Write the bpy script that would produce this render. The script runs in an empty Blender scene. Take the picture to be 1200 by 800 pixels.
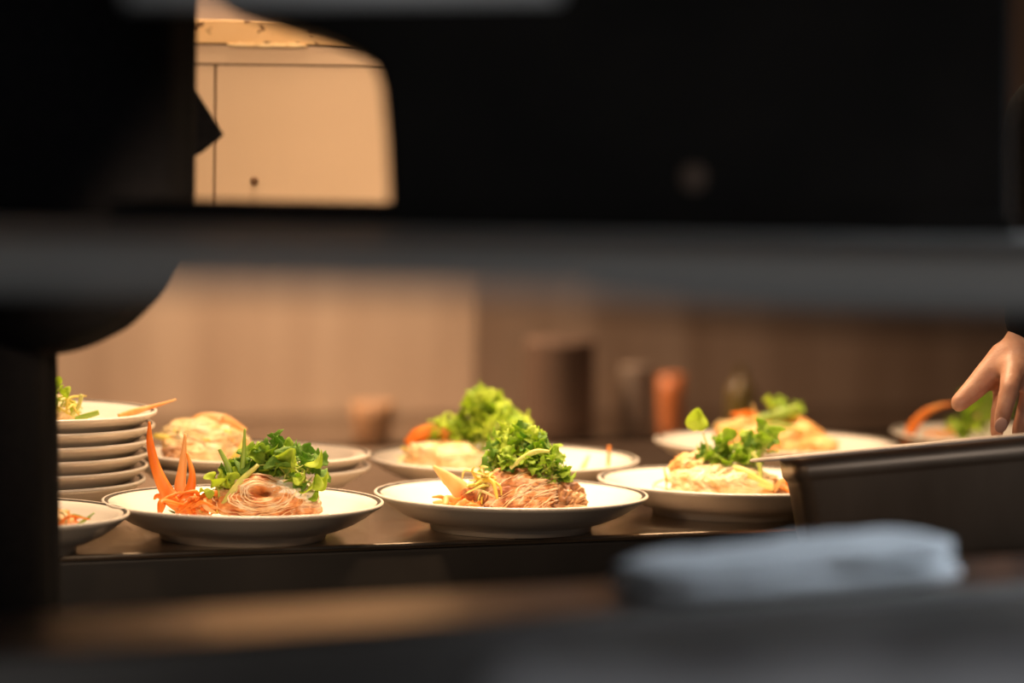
import bpy, bmesh, math, random
from mathutils import Vector, Matrix, noise
R = math.radians
rnd = random.Random(7)
C = bpy.context.scene.collection
scene = bpy.context.scene

V0 = Vector
# ------------------------------------------------------------------ camera
F_PX = 3333.0
CAM = Vector((0, 0, 1.2465))
pitch, roll = R(3.4), R(1.0)
FW = Vector((0, math.cos(pitch), -math.sin(pitch)))
R0 = Vector((1, 0, 0)); U0 = Vector((0, math.sin(pitch), math.cos(pitch)))
RT = R0 * math.cos(roll) + U0 * math.sin(roll)
UP = -R0 * math.sin(roll) + U0 * math.cos(roll)
cam = bpy.data.cameras.new('camera')
cam_ob = bpy.data.objects.new('camera', cam); C.objects.link(cam_ob)
m = Matrix((RT, UP, -FW)).transposed().to_4x4(); m.translation = CAM
cam_ob.matrix_world = m
cam.sensor_width = 36; cam.lens = 100; cam.clip_start = 0.05
cam.dof.use_dof = True; cam.dof.focus_distance = 2.68; cam.dof.aperture_fstop = 2.4
scene.camera = cam_ob

def P(px, py, d):
    """the place seen at that pixel, d metres out along the view axis"""
    return CAM + (FW + RT * ((px - 600) / F_PX) + UP * ((400 - py) / F_PX)) * d
def G(px, py, z):
    """the place seen at that pixel on the level plane z"""
    v = FW + RT * ((px - 600) / F_PX) + UP * ((400 - py) / F_PX)
    return CAM + v * ((z - CAM.z) / v.z)

# ------------------------------------------------------------------ materials
def ramp(nt, stops):
    n = nt.nodes.new('ShaderNodeValToRGB'); e = n.color_ramp.elements
    while len(e) < len(stops): e.new(0.5)
    for i, (p, c) in enumerate(stops):
        e[i].position = p; e[i].color = (*c, 1)
    return n
def mat(name, col, rough=0.5, metal=0.0, stops=None, scale=20, detail=4, stretch=(1, 1, 1), bump=0.0, bscale=None,
        sss=0.0, trans=0.0, coat=0.0, spec=0.5, sheen=0.0, dist=0.002, rvar=0.0):
    m = bpy.data.materials.new(name); m.use_nodes = True
    nt = m.node_tree; b = nt.nodes['Principled BSDF']
    b.inputs['Base Color'].default_value = (*col, 1)
    b.inputs['Roughness'].default_value = rough; b.inputs['Metallic'].default_value = metal
    b.inputs['Specular IOR Level'].default_value = spec
    b.inputs['Coat Weight'].default_value = coat; b.inputs['Sheen Weight'].default_value = sheen
    if sss:
        b.inputs['Subsurface Weight'].default_value = sss
        b.inputs['Subsurface Radius'].default_value = (1, .5, .25); b.inputs['Subsurface Scale'].default_value = 0.006
    tc = nt.nodes.new('ShaderNodeTexCoord'); mp = nt.nodes.new('ShaderNodeMapping')
    mp.inputs['Scale'].default_value = stretch
    nt.links.new(tc.outputs['Object'], mp.inputs['Vector'])
    def nz(s):
        n = nt.nodes.new('ShaderNodeTexNoise'); n.inputs['Scale'].default_value = s; n.inputs['Detail'].default_value = detail
        nt.links.new(mp.outputs['Vector'], n.inputs['Vector']); return n
    colsock = None
    if stops:
        n = nz(scale); r = ramp(nt, stops)
        nt.links.new(n.outputs['Fac'], r.inputs['Fac']); nt.links.new(r.outputs['Color'], b.inputs['Base Color'])
        colsock = r.outputs['Color']
    if bump:
        n2 = nz(bscale or scale); bp = nt.nodes.new('ShaderNodeBump')
        bp.inputs['Strength'].default_value = bump; bp.inputs['Distance'].default_value = dist
        nt.links.new(n2.outputs['Fac'], bp.inputs['Height']); nt.links.new(bp.outputs['Normal'], b.inputs['Normal'])
    if rvar:
        n3 = nz(scale); mr = nt.nodes.new('ShaderNodeMapRange')
        mr.inputs['To Min'].default_value = rough - rvar; mr.inputs['To Max'].default_value = rough + rvar
        nt.links.new(n3.outputs['Fac'], mr.inputs['Value']); nt.links.new(mr.outputs['Result'], b.inputs['Roughness'])
    if trans:
        t = nt.nodes.new('ShaderNodeBsdfTranslucent'); mx = nt.nodes.new('ShaderNodeMixShader')
        mx.inputs['Fac'].default_value = trans
        if colsock: nt.links.new(colsock, t.inputs['Color'])
        else: t.inputs['Color'].default_value = (*col, 1)
        nt.links.new(b.outputs['BSDF'], mx.inputs[1]); nt.links.new(t.outputs['BSDF'], mx.inputs[2])
        nt.links.new(mx.outputs['Shader'], nt.nodes['Material Output'].inputs['Surface'])
    return m

M = {}
M['china'] = mat('glazed cream china', (.79, .74, .67), .2, coat=.2, stops=[(.35, (.77, .72, .65)), (.7, (.81, .76, .70))], scale=9)
M['china_shade'] = mat('china underside with painted shade', (.66, .57, .47), .3, stops=[(.3, (.62, .53, .43)), (.7, (.68, .60, .50))], scale=14)  # browner copy of the china, shade of the plate outsides put into its colour
M['ring'] = mat('dark rim line', (.04, .036, .03), .45, spec=.3, stops=[(.3, (.03, .028, .024)), (.7, (.06, .052, .045))], scale=25)
M['steel'] = mat('brushed steel', (.55, .53, .50), .28, 1.0, stops=[(.3, (.50, .48, .45)), (.7, (.60, .58, .55))], scale=30, stretch=(1, 14, 1), bump=.06, bscale=60, rvar=.06)
M['counter'] = mat('worn steel counter', (.42, .36, .30), .22, 1.0, stops=[(.3, (.34, .29, .24)), (.7, (.48, .41, .34))], scale=14, stretch=(1, 6, 1), bump=.10, bscale=24, rvar=.10)
M['rail_steel'] = mat('polished steel ledge', (.55, .52, .49), .30, 1.0, stops=[(.3, (.50, .47, .44)), (.7, (.60, .57, .54))], scale=18, stretch=(10, 1, 1), bump=.04, bscale=30, rvar=.05)
M['shelf'] = mat('dull grey steel shelf', (.38, .37, .35), .55, .25, stops=[(.3, (.34, .33, .31)), (.7, (.42, .41, .39))], scale=8, rvar=.08)
M['wall_steel'] = mat('steel splashback', (.46, .34, .26), .42, .6, stops=[(.3, (.36, .26, .19)), (.7, (.54, .42, .33))], scale=3.5, stretch=(3, 3, .35), bump=.05, bscale=5, rvar=.08)
M['wall_bright'] = mat('wall panel with painted brightness', (.60, .46, .34), .5, .35, stops=[(.3, (.50, .37, .27)), (.7, (.66, .52, .39))], scale=3, stretch=(3, 3, .4))  # paler than the wall steel, wall brightness painted into the colour
M['enamel'] = mat('cream enamel panel', (.60, .46, .33), .45, stops=[(.3, (.585, .45, .32)), (.7, (.615, .475, .345))], scale=6, bump=.02, bscale=90)
M['black'] = mat('black matt metal', (.010, .009, .008), .75, spec=.15, stops=[(.3, (.008, .007, .006)), (.7, (.016, .013, .011))], scale=10)
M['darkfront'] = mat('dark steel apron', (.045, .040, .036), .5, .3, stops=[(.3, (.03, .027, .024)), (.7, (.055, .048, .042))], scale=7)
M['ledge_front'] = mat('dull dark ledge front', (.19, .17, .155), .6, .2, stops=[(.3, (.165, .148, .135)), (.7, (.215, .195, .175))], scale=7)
M['pale_metal'] = mat('pale painted steel', (.85, .85, .84), .5, stops=[(.3, (.82, .82, .81)), (.7, (.88, .88, .87))], scale=9)
M['cloth_black'] = mat('black cotton', (.008, .008, .009), .95, spec=.1, stops=[(.3, (.006, .006, .007)), (.7, (.012, .011, .012))], scale=160, bump=.15, bscale=500)
M['towel'] = mat('white kitchen cloth', (.62, .64, .66), .9, stops=[(.3, (.56, .58, .60)), (.7, (.68, .70, .72))], scale=30, bump=.3, bscale=260, sheen=.2)
M['linen'] = mat('grey linen', (.50, .50, .52), .95, stops=[(.3, (.45, .45, .47)), (.7, (.55, .55, .57))], scale=25, bump=.3, bscale=240)
M['pan'] = mat('dull steel pan', (.36, .27, .20), .42, .8, stops=[(.3, (.30, .22, .16)), (.7, (.42, .32, .24))], scale=16, stretch=(1, 1, .3), rvar=.08)
M['panrim_lit'] = mat('pan rim with painted light', (.62, .54, .48), .45, .15, stops=[(.3, (.58, .5, .44)), (.7, (.66, .58, .52))], scale=16)  # paler than the pan body, light caught on the rim is in the colour
M['skin'] = mat('skin', (.62, .33, .22), .48, stops=[(.3, (.56, .27, .17)), (.7, (.66, .38, .26))], scale=60, bump=.25, bscale=420, sss=.15, dist=.0012)
M['nail'] = mat('finger nail', (.66, .42, .36), .28, stops=[(.3, (.62, .38, .32)), (.7, (.70, .46, .40))], scale=60)
M['hair'] = mat('dark hair', (.02, .013, .009), .55, stops=[(.3, (.014, .009, .006)), (.7, (.03, .02, .014))], scale=60, stretch=(1, 1, .2), bump=.4)
M['shoe'] = mat('black shoe leather', (.012, .012, .012), .5, stops=[(.3, (.01, .01, .01)), (.7, (.018, .017, .016))], scale=40)
M['leaf'] = mat('green leaf', (.20, .36, .035), .42, stops=[(.28, (.18, .36, .03)), (.5, (.42, .62, .05)), (.75, (.66, .80, .14))], scale=38, trans=.5, bump=.5, bscale=190, dist=.0008)
M['leaf_light'] = mat('bright green leaf', (.30, .46, .05), .45, stops=[(.28, (.40, .60, .04)), (.5, (.60, .76, .07)), (.75, (.80, .88, .18))], scale=34, trans=.5, bump=.5, bscale=190, dist=.0008)
M['leaf_dark'] = mat('dark green leaf', (.07, .17, .03), .4, stops=[(.28, (.06, .19, .022)), (.5, (.19, .40, .04)), (.75, (.40, .60, .08))], scale=38, trans=.45, bump=.5, bscale=190, dist=.0008)
M['stem'] = mat('pale green stem', (.42, .50, .10), .4, stops=[(.3, (.34, .44, .07)), (.7, (.55, .60, .18))], scale=70, sss=.2)
M['stalk'] = mat('yellow green stalk', (.60, .62, .16), .4, stops=[(.3, (.48, .55, .10)), (.7, (.72, .70, .26))], scale=50, sss=.2)
M['bean'] = mat('green bean strip', (.26, .42, .05), .42, stops=[(.3, (.20, .35, .04)), (.7, (.36, .50, .08))], scale=70)
M['darkbean'] = mat('dark green strip', (.07, .10, .03), .45, stops=[(.3, (.05, .07, .02)), (.7, (.12, .15, .05))], scale=70)
M['carrot'] = mat('carrot', (.92, .30, .04), .42, stops=[(.3, (.90, .25, .03)), (.5, (.94, .34, .05)), (.75, (.96, .50, .13))], scale=55, stretch=(1, 1, .25), trans=.4, bump=.15, bscale=200, dist=.0006)
M['carrot_pale'] = mat('pale carrot', (.86, .50, .20), .42, stops=[(.3, (.92, .42, .12)), (.5, (.94, .56, .22)), (.75, (.95, .70, .38))], scale=45, stretch=(1, 1, .3), trans=.42, bump=.15, bscale=200, dist=.0006)
M['cabbage'] = mat('pale cabbage', (.84, .74, .42), .42, stops=[(.3, (.80, .64, .30)), (.5, (.86, .78, .46)), (.75, (.90, .86, .66))], scale=40, trans=.3)
M['yellow'] = mat('yellow shred', (.80, .66, .10), .42, stops=[(.3, (.74, .56, .06)), (.7, (.86, .76, .22))], scale=50, trans=.3)
M['peach'] = mat('peach glaze', (.50, .29, .15), .6, stops=[(.3, (.46, .26, .13)), (.7, (.54, .32, .18))], scale=8)
M['orange'] = mat('orange glaze', (.62, .20, .06), .4, stops=[(.3, (.56, .17, .05)), (.7, (.68, .24, .08))], scale=8)
M['olive'] = mat('olive glass bottle', (.16, .12, .03), .15, stops=[(.3, (.13, .10, .025)), (.7, (.2, .15, .04))], scale=8)
M['brownglass'] = mat('dull brown canister', (.15, .098, .07), .8, stops=[(.3, (.135, .088, .062)), (.7, (.165, .108, .078))], scale=8)
M['grey_glaze'] = mat('grey glaze', (.24, .19, .15), .7, stops=[(.3, (.21, .165, .13)), (.7, (.27, .215, .17))], scale=8)
M['floor'] = mat('dark quarry tile', (.07, .055, .045), .6, stops=[(.35, (.05, .04, .034)), (.65, (.09, .07, .058))], scale=3, bump=.1)
M['ceiling'] = mat('grey ceiling', (.22, .21, .20), .9, stops=[(.3, (.2, .19, .18)), (.7, (.25, .24, .23))], scale=4)
M['plaster'] = mat('plain wall paint', (.40, .36, .31), .85, stops=[(.3, (.37, .33, .28)), (.7, (.43, .39, .34))], scale=3)

def meat(name, stops, scale=70, stretch=(1, 1, 1), rough=.42):
    return mat(name, stops[1][1], rough, stops=stops, scale=scale, detail=7, stretch=stretch, bump=.7, bscale=240, sss=.12, dist=.0016, coat=.04)
M['chicken_roll'] = meat('roast chicken roll', [(.36, (.40, .10, .025)), (.50, (.70, .31, .10)), (.64, (.86, .60, .36))], 60)
M['chicken_brown'] = meat('roast chicken', [(.36, (.30, .09, .028)), (.49, (.64, .29, .11)), (.63, (.86, .62, .42))], 60)
M['chicken_dark'] = meat('charred chicken shred', [(.30, (.10, .04, .016)), (.5, (.36, .17, .07)), (.72, (.66, .42, .2))], 80)
M['chicken_pale'] = meat('pale poached chicken', [(.30, (.66, .38, .15)), (.5, (.78, .60, .33)), (.70, (.86, .76, .54))], 70)
M['chicken_orange'] = meat('orange glazed chicken', [(.30, (.64, .22, .05)), (.5, (.80, .44, .15)), (.70, (.86, .66, .36))], 50)

M['cream'] = mat('white creamy glaze', (.90, .82, .70), .35, stops=[(.34, (.74, .60, .40)), (.46, (.90, .82, .70)), (.7, (.93, .88, .80))], scale=120, bump=.4, bscale=300, dist=.001, sss=.1)
M['fibre'] = meat('light meat fibre', [(.30, (.80, .46, .22)), (.5, (.88, .64, .40)), (.66, (.92, .78, .60))], 60)
M['fibre_pale'] = meat('pale meat fibre', [(.30, (.80, .60, .32)), (.5, (.86, .74, .50)), (.66, (.90, .84, .66))], 60)
M['fibre_dark'] = meat('brown meat fibre', [(.30, (.20, .08, .03)), (.5, (.46, .24, .1)), (.66, (.70, .48, .26))], 60)
# worn, speckled edge strip of the hanging cabinet
def worn():
    m = mat('worn enamel strip', (.66, .44, .22), .5, stops=[(.3, (.62, .38, .17)), (.7, (.74, .52, .28))], scale=10)
    nt = m.node_tree; b = nt.nodes['Principled BSDF']; old = b.inputs['Base Color'].links[0].from_socket
    tc = nt.nodes.new('ShaderNodeTexCoord')
    n = nt.nodes.new('ShaderNodeTexNoise'); n.inputs['Scale'].default_value = 75; n.inputs['Detail'].default_value = 3
    nt.links.new(tc.outputs['Object'], n.inputs['Vector'])
    r = ramp(nt, [(.60, (0, 0, 0)), (.64, (1, 1, 1))]); nt.links.new(n.outputs['Fac'], r.inputs['Fac'])
    mx = nt.nodes.new('ShaderNodeMixRGB'); mx.inputs[2].default_value = (.12, .055, .02, 1)
    nt.links.new(r.outputs['Color'], mx.inputs[0]); nt.links.new(old, mx.inputs[1]); nt.links.new(mx.outputs[0], b.inputs['Base Color'])
    return m
M['worn'] = worn()
M['bare'] = mat('bare chipped edge', (.86, .66, .36), .4, stops=[(.40, (.62, .42, .2)), (.55, (.92, .74, .44))], scale=90)
M['seam'] = mat('dark panel seam', (.10, .05, .02), .7, stops=[(.3, (.08, .04, .016)), (.7, (.13, .065, .028))], scale=30)

# ------------------------------------------------------------------ object helpers
def link(name, mesh, parent=None, loc=None):
    o = bpy.data.objects.new(name, mesh); C.objects.link(o)
    if loc is not None: o.location = loc
    if parent: o.parent = parent
    return o
def tag(o, label, cat, group=None, kind=None):
    if label: o['label'] = label
    if cat: o['category'] = cat
    if group: o['group'] = group
    if kind: o['kind'] = kind
    return o
def empty(name, loc, label, cat, group=None, rz=0):
    o = bpy.data.objects.new(name, None); C.objects.link(o); o.location = loc; o.rotation_euler = (0, 0, rz)
    o.empty_display_size = .02
    return tag(o, label, cat, group)
def finish(bm, name, mats, parent=None, loc=None, smooth=True, bevel=0, seg=2):
    me = bpy.data.meshes.new(name); bmesh.ops.recalc_face_normals(bm, faces=bm.faces); bm.to_mesh(me); bm.free()
    for mm in (mats if isinstance(mats, (list, tuple)) else [mats]): me.materials.append(mm)
    if smooth:
        for p in me.polygons: p.use_smooth = True
    o = link(name, me, parent, loc)
    if bevel:
        b = o.modifiers.new('bevel', 'BEVEL'); b.width = bevel; b.segments = seg; b.limit_method = 'ANGLE'
        b.harden_normals = False
    return o
def add_box(bm, x0, x1, y0, y1, z0, z1, mi=0):
    r = bmesh.ops.create_cube(bm, size=1)
    for v in r['verts']:
        v.co = Vector(((x0 + x1) / 2 + v.co.x * (x1 - x0), (y0 + y1) / 2 + v.co.y * (y1 - y0), (z0 + z1) / 2 + v.co.z * (z1 - z0)))
    fs = {f for v in r['verts'] for f in v.link_faces}
    for f in fs: f.material_index = mi
    return r['verts']
def box(name, b, mt, parent=None, bevel=.002, loc=None):
    bm = bmesh.new(); add_box(bm, *b); return finish(bm, name, mt, parent, loc, smooth=False, bevel=bevel)
def add_prism(bm, pts, d0, d1):
    """pts: list of Vector; extruded along vector d1-d0"""
    a = [bm.verts.new(p + d0) for p in pts]; b = [bm.verts.new(p + d1) for p in pts]
    n = len(pts)
    bm.faces.new(a); bm.faces.new(b[::-1])
    for i in range(n): bm.faces.new((a[i], b[i], b[(i + 1) % n], a[(i + 1) % n]))
def add_lathe(bm, prof, seg=96, mi=None, closed=False):
    rings = []
    for r, z in prof:
        if r < 1e-6: rings.append([bm.verts.new((0, 0, z))])
        else: rings.append([bm.verts.new((r * math.cos(2 * math.pi * i / seg), r * math.sin(2 * math.pi * i / seg), z)) for i in range(seg)])
    for k in range(len(rings) - 1):
        A, B = rings[k], rings[k + 1]
        for i in range(seg):
            j = (i + 1) % seg
            if len(A) == 1 and len(B) == 1: continue
            if len(A) == 1: f = bm.faces.new((A[0], B[i], B[j]))
            elif len(B) == 1: f = bm.faces.new((A[i], B[0], A[j]))
            else: f = bm.faces.new((A[i], B[i], B[j], A[j]))
            if mi: f.material_index = mi[k]
def frame_at(t):
    ref = Vector((0, 0, 1)) if abs(t.z) < .9 else Vector((1, 0, 0))
    a = t.cross(ref).normalized(); return a, t.cross(a).normalized()
def add_tube(bm, pts, radii, seg=8, cap=True):
    n = len(pts); rings = []
    for i, p in enumerate(pts):
        t = (pts[min(i + 1, n - 1)] - pts[max(i - 1, 0)]).normalized()
        if i == 0: a, b = frame_at(t)
        else:
            a = (a - t * a.dot(t)).normalized(); b = t.cross(a)
        r = radii[i] if isinstance(radii, (list, tuple)) else radii
        rings.append([bm.verts.new(p + a * r * math.cos(2 * math.pi * k / seg) + b * r * math.sin(2 * math.pi * k / seg)) for k in range(seg)])
    for i in range(n - 1):
        for k in range(seg):
            j = (k + 1) % seg
            bm.faces.new((rings[i][k], rings[i + 1][k], rings[i + 1][j], rings[i][j]))
    if cap:
        bm.faces.new(rings[0][::-1]); bm.faces.new(rings[-1])
def spline(pts, n=16):
    out = []; q = [pts[0] * 2 - pts[1]] + list(pts) + [pts[-1] * 2 - pts[-2]]
    for i in range(1, len(q) - 2):
        for k in range(n):
            t = k / n; p0, p1, p2, p3 = q[i - 1], q[i], q[i + 1], q[i + 2]
            out.append(.5 * ((2 * p1) + (p2 - p0) * t + (2 * p0 - 5 * p1 + 4 * p2 - p3) * t * t + (3 * p1 - p0 - 3 * p2 + p3) * t ** 3))
    out.append(pts[-1].copy()); return out
def lerp_list(ws, t):
    x = t * (len(ws) - 1); i = min(int(x), len(ws) - 2); return ws[i] + (ws[i + 1] - ws[i]) * (x - i)

# ------------------------------------------------------------------ the setting
ZC = 0.90
O = G(150, 648, ZC); E2 = G(740, 626, ZC)
u = (E2 - O).normalized(); v = Vector((-u.y, u.x, 0)); YAW = math.atan2(u.y, u.x)
def UV(a, b, z=0): return Vector((O.x, O.y, 0)) + u * a + v * b + Vector((0, 0, z))
def struct(o): o['kind'] = 'structure'; return o
WALL_V = 2.5
fl = struct(box('floor', (-3.6, 4.2, -1.6, 7.6, -.05, 0), M['floor'], bevel=0))
ce = struct(box('ceiling', (-3.6, 4.2, -1.6, 7.6, 2.6, 2.65), M['ceiling'], bevel=0))
wb = struct(box('wall_back', (-3.2, 3.6, 0, .06, 0, 2.6), M['wall_steel'], bevel=0))
wb.location = UV(0, WALL_V); wb.rotation_euler.z = YAW

tr1 = struct(box('trim_1', (-3.0, 0, -.004, 0, .79, 1.5), M['wall_bright'], bevel=.002))  # added panel, its lighter colour stands in for the wall's brighter left side
g_ = G(556, 480, ZC); dv_ = Vector((g_.x, g_.y, 0)).normalized(); tr1.location = dv_ * (UV(0, WALL_V).dot(v) / dv_.dot(v)); tr1.rotation_euler.z = YAW
# counter
ct = empty('prep_counter', UV(.5, .4), 'long steel prep counter carrying the plated dishes, dark front apron', 'counter', rz=YAW)
def cpart(name, b, mt, bevel=.003):
    return box(name, b, mt, ct, bevel)
L0, L1 = -.76, 1.35
cpart('countertop', (L0, L1, -.40, .47, ZC - .006, ZC), M['counter'], .0028)
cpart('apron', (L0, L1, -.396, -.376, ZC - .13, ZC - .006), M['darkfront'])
cpart('shelf_panel', (L0 + .03, L1 - .03, -.34, .44, .25, .28), M['darkfront'])
for a in (L0 + .05, L1 - .09):
    for b in (-.37, .40):
        cpart('leg', (a, a + .04, b, b + .04, 0, ZC - .006), M['steel'])

# back bench against the splashback
ZB = .79; BV = 2.22
bn = empty('back_bench', UV(.4, BV), 'blurred low steel bench along the splashback behind the prep counter', 'bench', rz=YAW)
box('bench_top', (-1.7, 2.2, -.25, .27, ZB - .02, ZB), M['counter'], bn, .003)
for a in (-1.65, 2.11):
    for b in (-.22, .22): box('leg', (a, a + .04, b, b + .04, 0, ZB - .02), M['steel'], bn)

# hanging cabinet above the counter
DC = 3.0
cx0, cx1 = P(90, 150, DC).x, P(496, 150, DC).x
yc = P(345, 150, DC).y
zt, zb = P(345, 26, DC).z, P(345, 292, DC).z
cab_w = cx1 - cx0
cab = empty('hanging_cabinet', ((cx0 + cx1) / 2, yc, zb), 'warm lit cream enamelled cabinet with worn top edge, hung above the plates', 'cabinet', rz=R(-8))
hw = cab_w / 2; dep = .22
def zz(py): return P(345, py, DC).z - zb
box('body', (-hw, hw, .012, dep, 0, zz(26)), M['enamel'], cab)
sx = P(247, 150, DC).x - (cx0 + cx1) / 2 + .003
box('side_panel', (-hw, sx - .0012, 0, .012, 0, zz(78)), M['enamel'], cab, .0012)
box('door', (sx + .0012, hw, 0, .012, 0, zz(78)), M['enamel'], cab, .0012)
box('top_rail', (-hw, hw, -.001, .012, zz(76), zz(55)), M['enamel'], cab, .001)
box('edge_strip', (-hw, hw, -.003, .012, zz(52.5), zz(25)), M['worn'], cab, .001)
bm = bmesh.new(); rc = random.Random(3); top_, bot_ = [], []
for k in range(34):
    x = sx + .014 + .085 * k / 33; e = min(1, k / 4, (33 - k) / 4)
    top_.append(V0((x, -.0036, zz(52.6) + e * rc.uniform(-.0004, .0016)))); bot_.append(V0((x, -.0036, zz(54.6) - e * rc.uniform(0, .0012))))
add_prism(bm, top_ + bot_[::-1], V0((0, 0, 0)), V0((0, .010, 0)))
finish(bm, 'chipped_edge', M['bare'], cab, smooth=False)
box('seam', (-hw, hw, .004, .0125, zz(79.5), zz(75.5)), M['seam'], cab, 0)
box('seam', (sx - .0022, sx + .0022, .004, .0125, 0, zz(78)), M['seam'], cab, 0)
bm = bmesh.new(); bmesh.ops.create_uvsphere(bm, u_segments=16, v_segments=8, radius=.0045)
for vv in bm.verts: vv.co.y *= .45
finish(bm, 'rivet', M['seam'], cab, (P(298, 213, DC).x - (cx0 + cx1) / 2, -.001, zz(213)))
for s in (-1, 1):
    bm = bmesh.new(); add_tube(bm, [Vector((s * (hw - .04), .12, zz(26))), Vector((s * (hw - .04), .12, 2.6 - zb))], .008, 12)
    finish(bm, 'hanger_rod', M['steel'], cab)

# ------------------------------------------------------------------ plates
def plate_mesh(seg=128):
    bm = bmesh.new()
    s = .135
    prof = [(0, .004), (.50, .004), (.545, .004), (.555, 0), (.585, 0), (.60, .006), (.70, .0095), (.80, .0150), (.88, .0212), (.94, .0268), (.975, .0300), (.995, .0318),
            (1.0, .0335), (.997, .0348), (.990, .0354), (.978, .0352), (.951, .0338), (.943, .0333), (.935, .0330), (.915, .0320), (.88, .0285), (.82, .0215), (.76, .0165), (.70, .0140), (.60, .0130), (.3, .0122), (0, .012)]
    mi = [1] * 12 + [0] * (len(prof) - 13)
    for k in range(len(prof) - 1):
        r0, r1 = prof[k][0], prof[k + 1][0]
        if k >= 12 and r1 < r0 and (.952 < r0 <= .982): mi[k] = 2
    add_lathe(bm, [(r * s, z) for r, z in prof], seg, mi)
    bmesh.ops.recalc_face_normals(bm, faces=bm.faces)
    me = bpy.data.meshes.new('dinner_plate'); bm.to_mesh(me); bm.free()
    for k in ('china', 'china_shade', 'ring'): me.materials.append(M[k])
    for p in me.polygons: p.use_smooth = True
    return me
PLATE = plate_mesh()
FLOOR_Z = .0125           # height of the plate's inner floor
def plate(px, py, rad_px, label, lift=0, push=0, name='dinner_plate', group=None):
    g = G(px, py, ZC + .034 + lift); d = (g - CAM).dot(FW) + push
    g = CAM + (g - CAM) * (d / (d - push))
    rad = rad_px / F_PX * d
    o = link(name, PLATE); o.location = (g.x, g.y, ZC + lift + .0003)
    k = rad / .135; o.scale = (k, k, 1); o.rotation_euler.z = rnd.random() * 6
    tag(o, label, 'plate', group)
    o['plate_depth'] = d
    del o['plate_depth']
    return o, d
pA, dA = plate(285, 587, 165, 'white dark-rimmed plate with chicken roll and tall carrot curls, front left')
pB, dB = plate(599, 583, 161, 'white dark-rimmed plate at front centre, rolled chicken and brown shred on it', push=.035)
pC, dC_ = plate(857, 567, 157, 'white dark-rimmed plate of pale chicken, partly hidden by the steel pan', push=.035)
pA2u, dA2u = plate(298, 548, 136, 'bare plate beneath the back left plate of pale noodles', push=.03)
pA2, dA2 = plate(299, 536, 139, 'white plate of pale shredded chicken stacked on another plate, back left', lift=.0135)
pA2.location.x, pA2.location.y = pA2u.location.x, pA2u.location.y
dA2 = (Vector(pA2.location) - CAM).dot(FW)
pB2, dB2 = plate(589, 536, 160, 'wide white plate at back centre holding prawn-pink carrot and tall parsley')
pC2, dC2 = plate(908, 520, 142, 'white plate at back right heaped with orange glazed chicken', push=.03)
pD, dD = plate(1185, 508, 140, 'white plate at far right behind the steel pan, near the hand')
pE, dE = plate(1, 601, 150, 'white plate at bottom left in front of the plate stack, cut by the dark figure')
# stack of six on the left
_, dS = plate(20, 560, 152, 'x'); st = _.location.copy(); bpy.data.objects.remove(_)
stack = []
tips = [6, 7, 8.5, 10, 14, 19]
names = ['bottom plate of the left stack', 'second plate from the bottom of the left stack', 'third plate from the bottom of the left stack',
         'third plate from the top of the left stack', 'second plate from the top of the left stack', 'top plate of the left stack, with greens and a carrot stick on it']
for i in range(6):
    o = link('dinner_plate', PLATE); k = .975 + .004 * i
    o.scale = (k, k, 1); o.location = (st.x + .0016 * i - .004, st.y, ZC + .0003 + .0136 * i); o.rotation_euler.z = rnd.random() * 6
    tag(o, 'cream ' + names[i], 'plate', 'plates stacked at left')
    stack.append(o)
dS = (Vector(stack[-1].location) - CAM).dot(FW)

# ------------------------------------------------------------------ food builders
def leaf_mesh(name, lobes, serr, curl, seed, mt, amp=.20):
    """one leaf 1 long, base at the origin, pointing +Y, face +Z, with its own thickness"""
    bm = bmesh.new(); N = 40; rings = (.34, .68, 1.0); rr = random.Random(seed)
    ph = rr.random() * 6
    def surf(t, f):
        a = t - math.pi / 2
        w = .40 * (1 + amp * math.cos(lobes * (a - math.pi / 2)) * (1 if math.sin(a) > -.6 else .3)) + serr * math.cos(13 * a + ph) * .40
        if math.sin(a) < -.75: w *= .86
        x, y = math.cos(a) * w * f * 1.08, .46 + math.sin(a) * w * f * 1.12
        z = curl * (x * x * 2.2 - (y - .45) ** 2 * 1.3) + .10 * f * math.sin(3 * a + ph) * f + .05 * math.sin(7 * x + ph) 
        return x, y, z
    for side in (0, 1):
        dz = -.022 * side
        c = bm.verts.new((0, .46, dz + .05 * math.sin(ph)))
        prev = None; rows = []
        for f in rings:
            rows.append([bm.verts.new((lambda q: (q[0], q[1], q[2] + dz))(surf(2 * math.pi * i / N, f))) for i in range(N)])
        for i in range(N):
            j = (i + 1) % N
            fs = [(c, rows[0][i], rows[0][j])] + [(rows[q][i], rows[q + 1][i], rows[q + 1][j], rows[q][j]) for q in (0, 1)]
            for f in fs: bm.faces.new(f if side == 0 else f[::-1])
        if side == 0: top = rows[-1]
        else:
            for i in range(N):
                j = (i + 1) % N; bm.faces.new((top[i], rows[-1][i], rows[-1][j], top[j]))
    me = bpy.data.meshes.new(name); bmesh.ops.recalc_face_normals(bm, faces=bm.faces); bm.to_mesh(me); bm.free()
    me.materials.append(mt)
    for p in me.polygons: p.use_smooth = True
    return me
LEAVES = {}
LOBE = {'cress': .09, 'cressdark': .10, 'lightcress': .09, 'round': .05}
for key, mk, lo, se in (('round', 'leaf_light', 2, .0), ('cori', 'leaf', 5, .10), ('parsley', 'leaf_light', 5, .14), ('cress', 'leaf', 3, .0), ('cressdark', 'leaf_dark', 3, .03), ('dark', 'leaf_dark', 5, .10), ('lightcress', 'leaf_light', 3, .0)):
    LEAVES[key] = [leaf_mesh('leaf', lo, se, cu, i * 7 + len(key), M[mk], LOBE.get(key, .15)) for i, cu in enumerate((.5, -.7, 1.0, -.2))]
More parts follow.
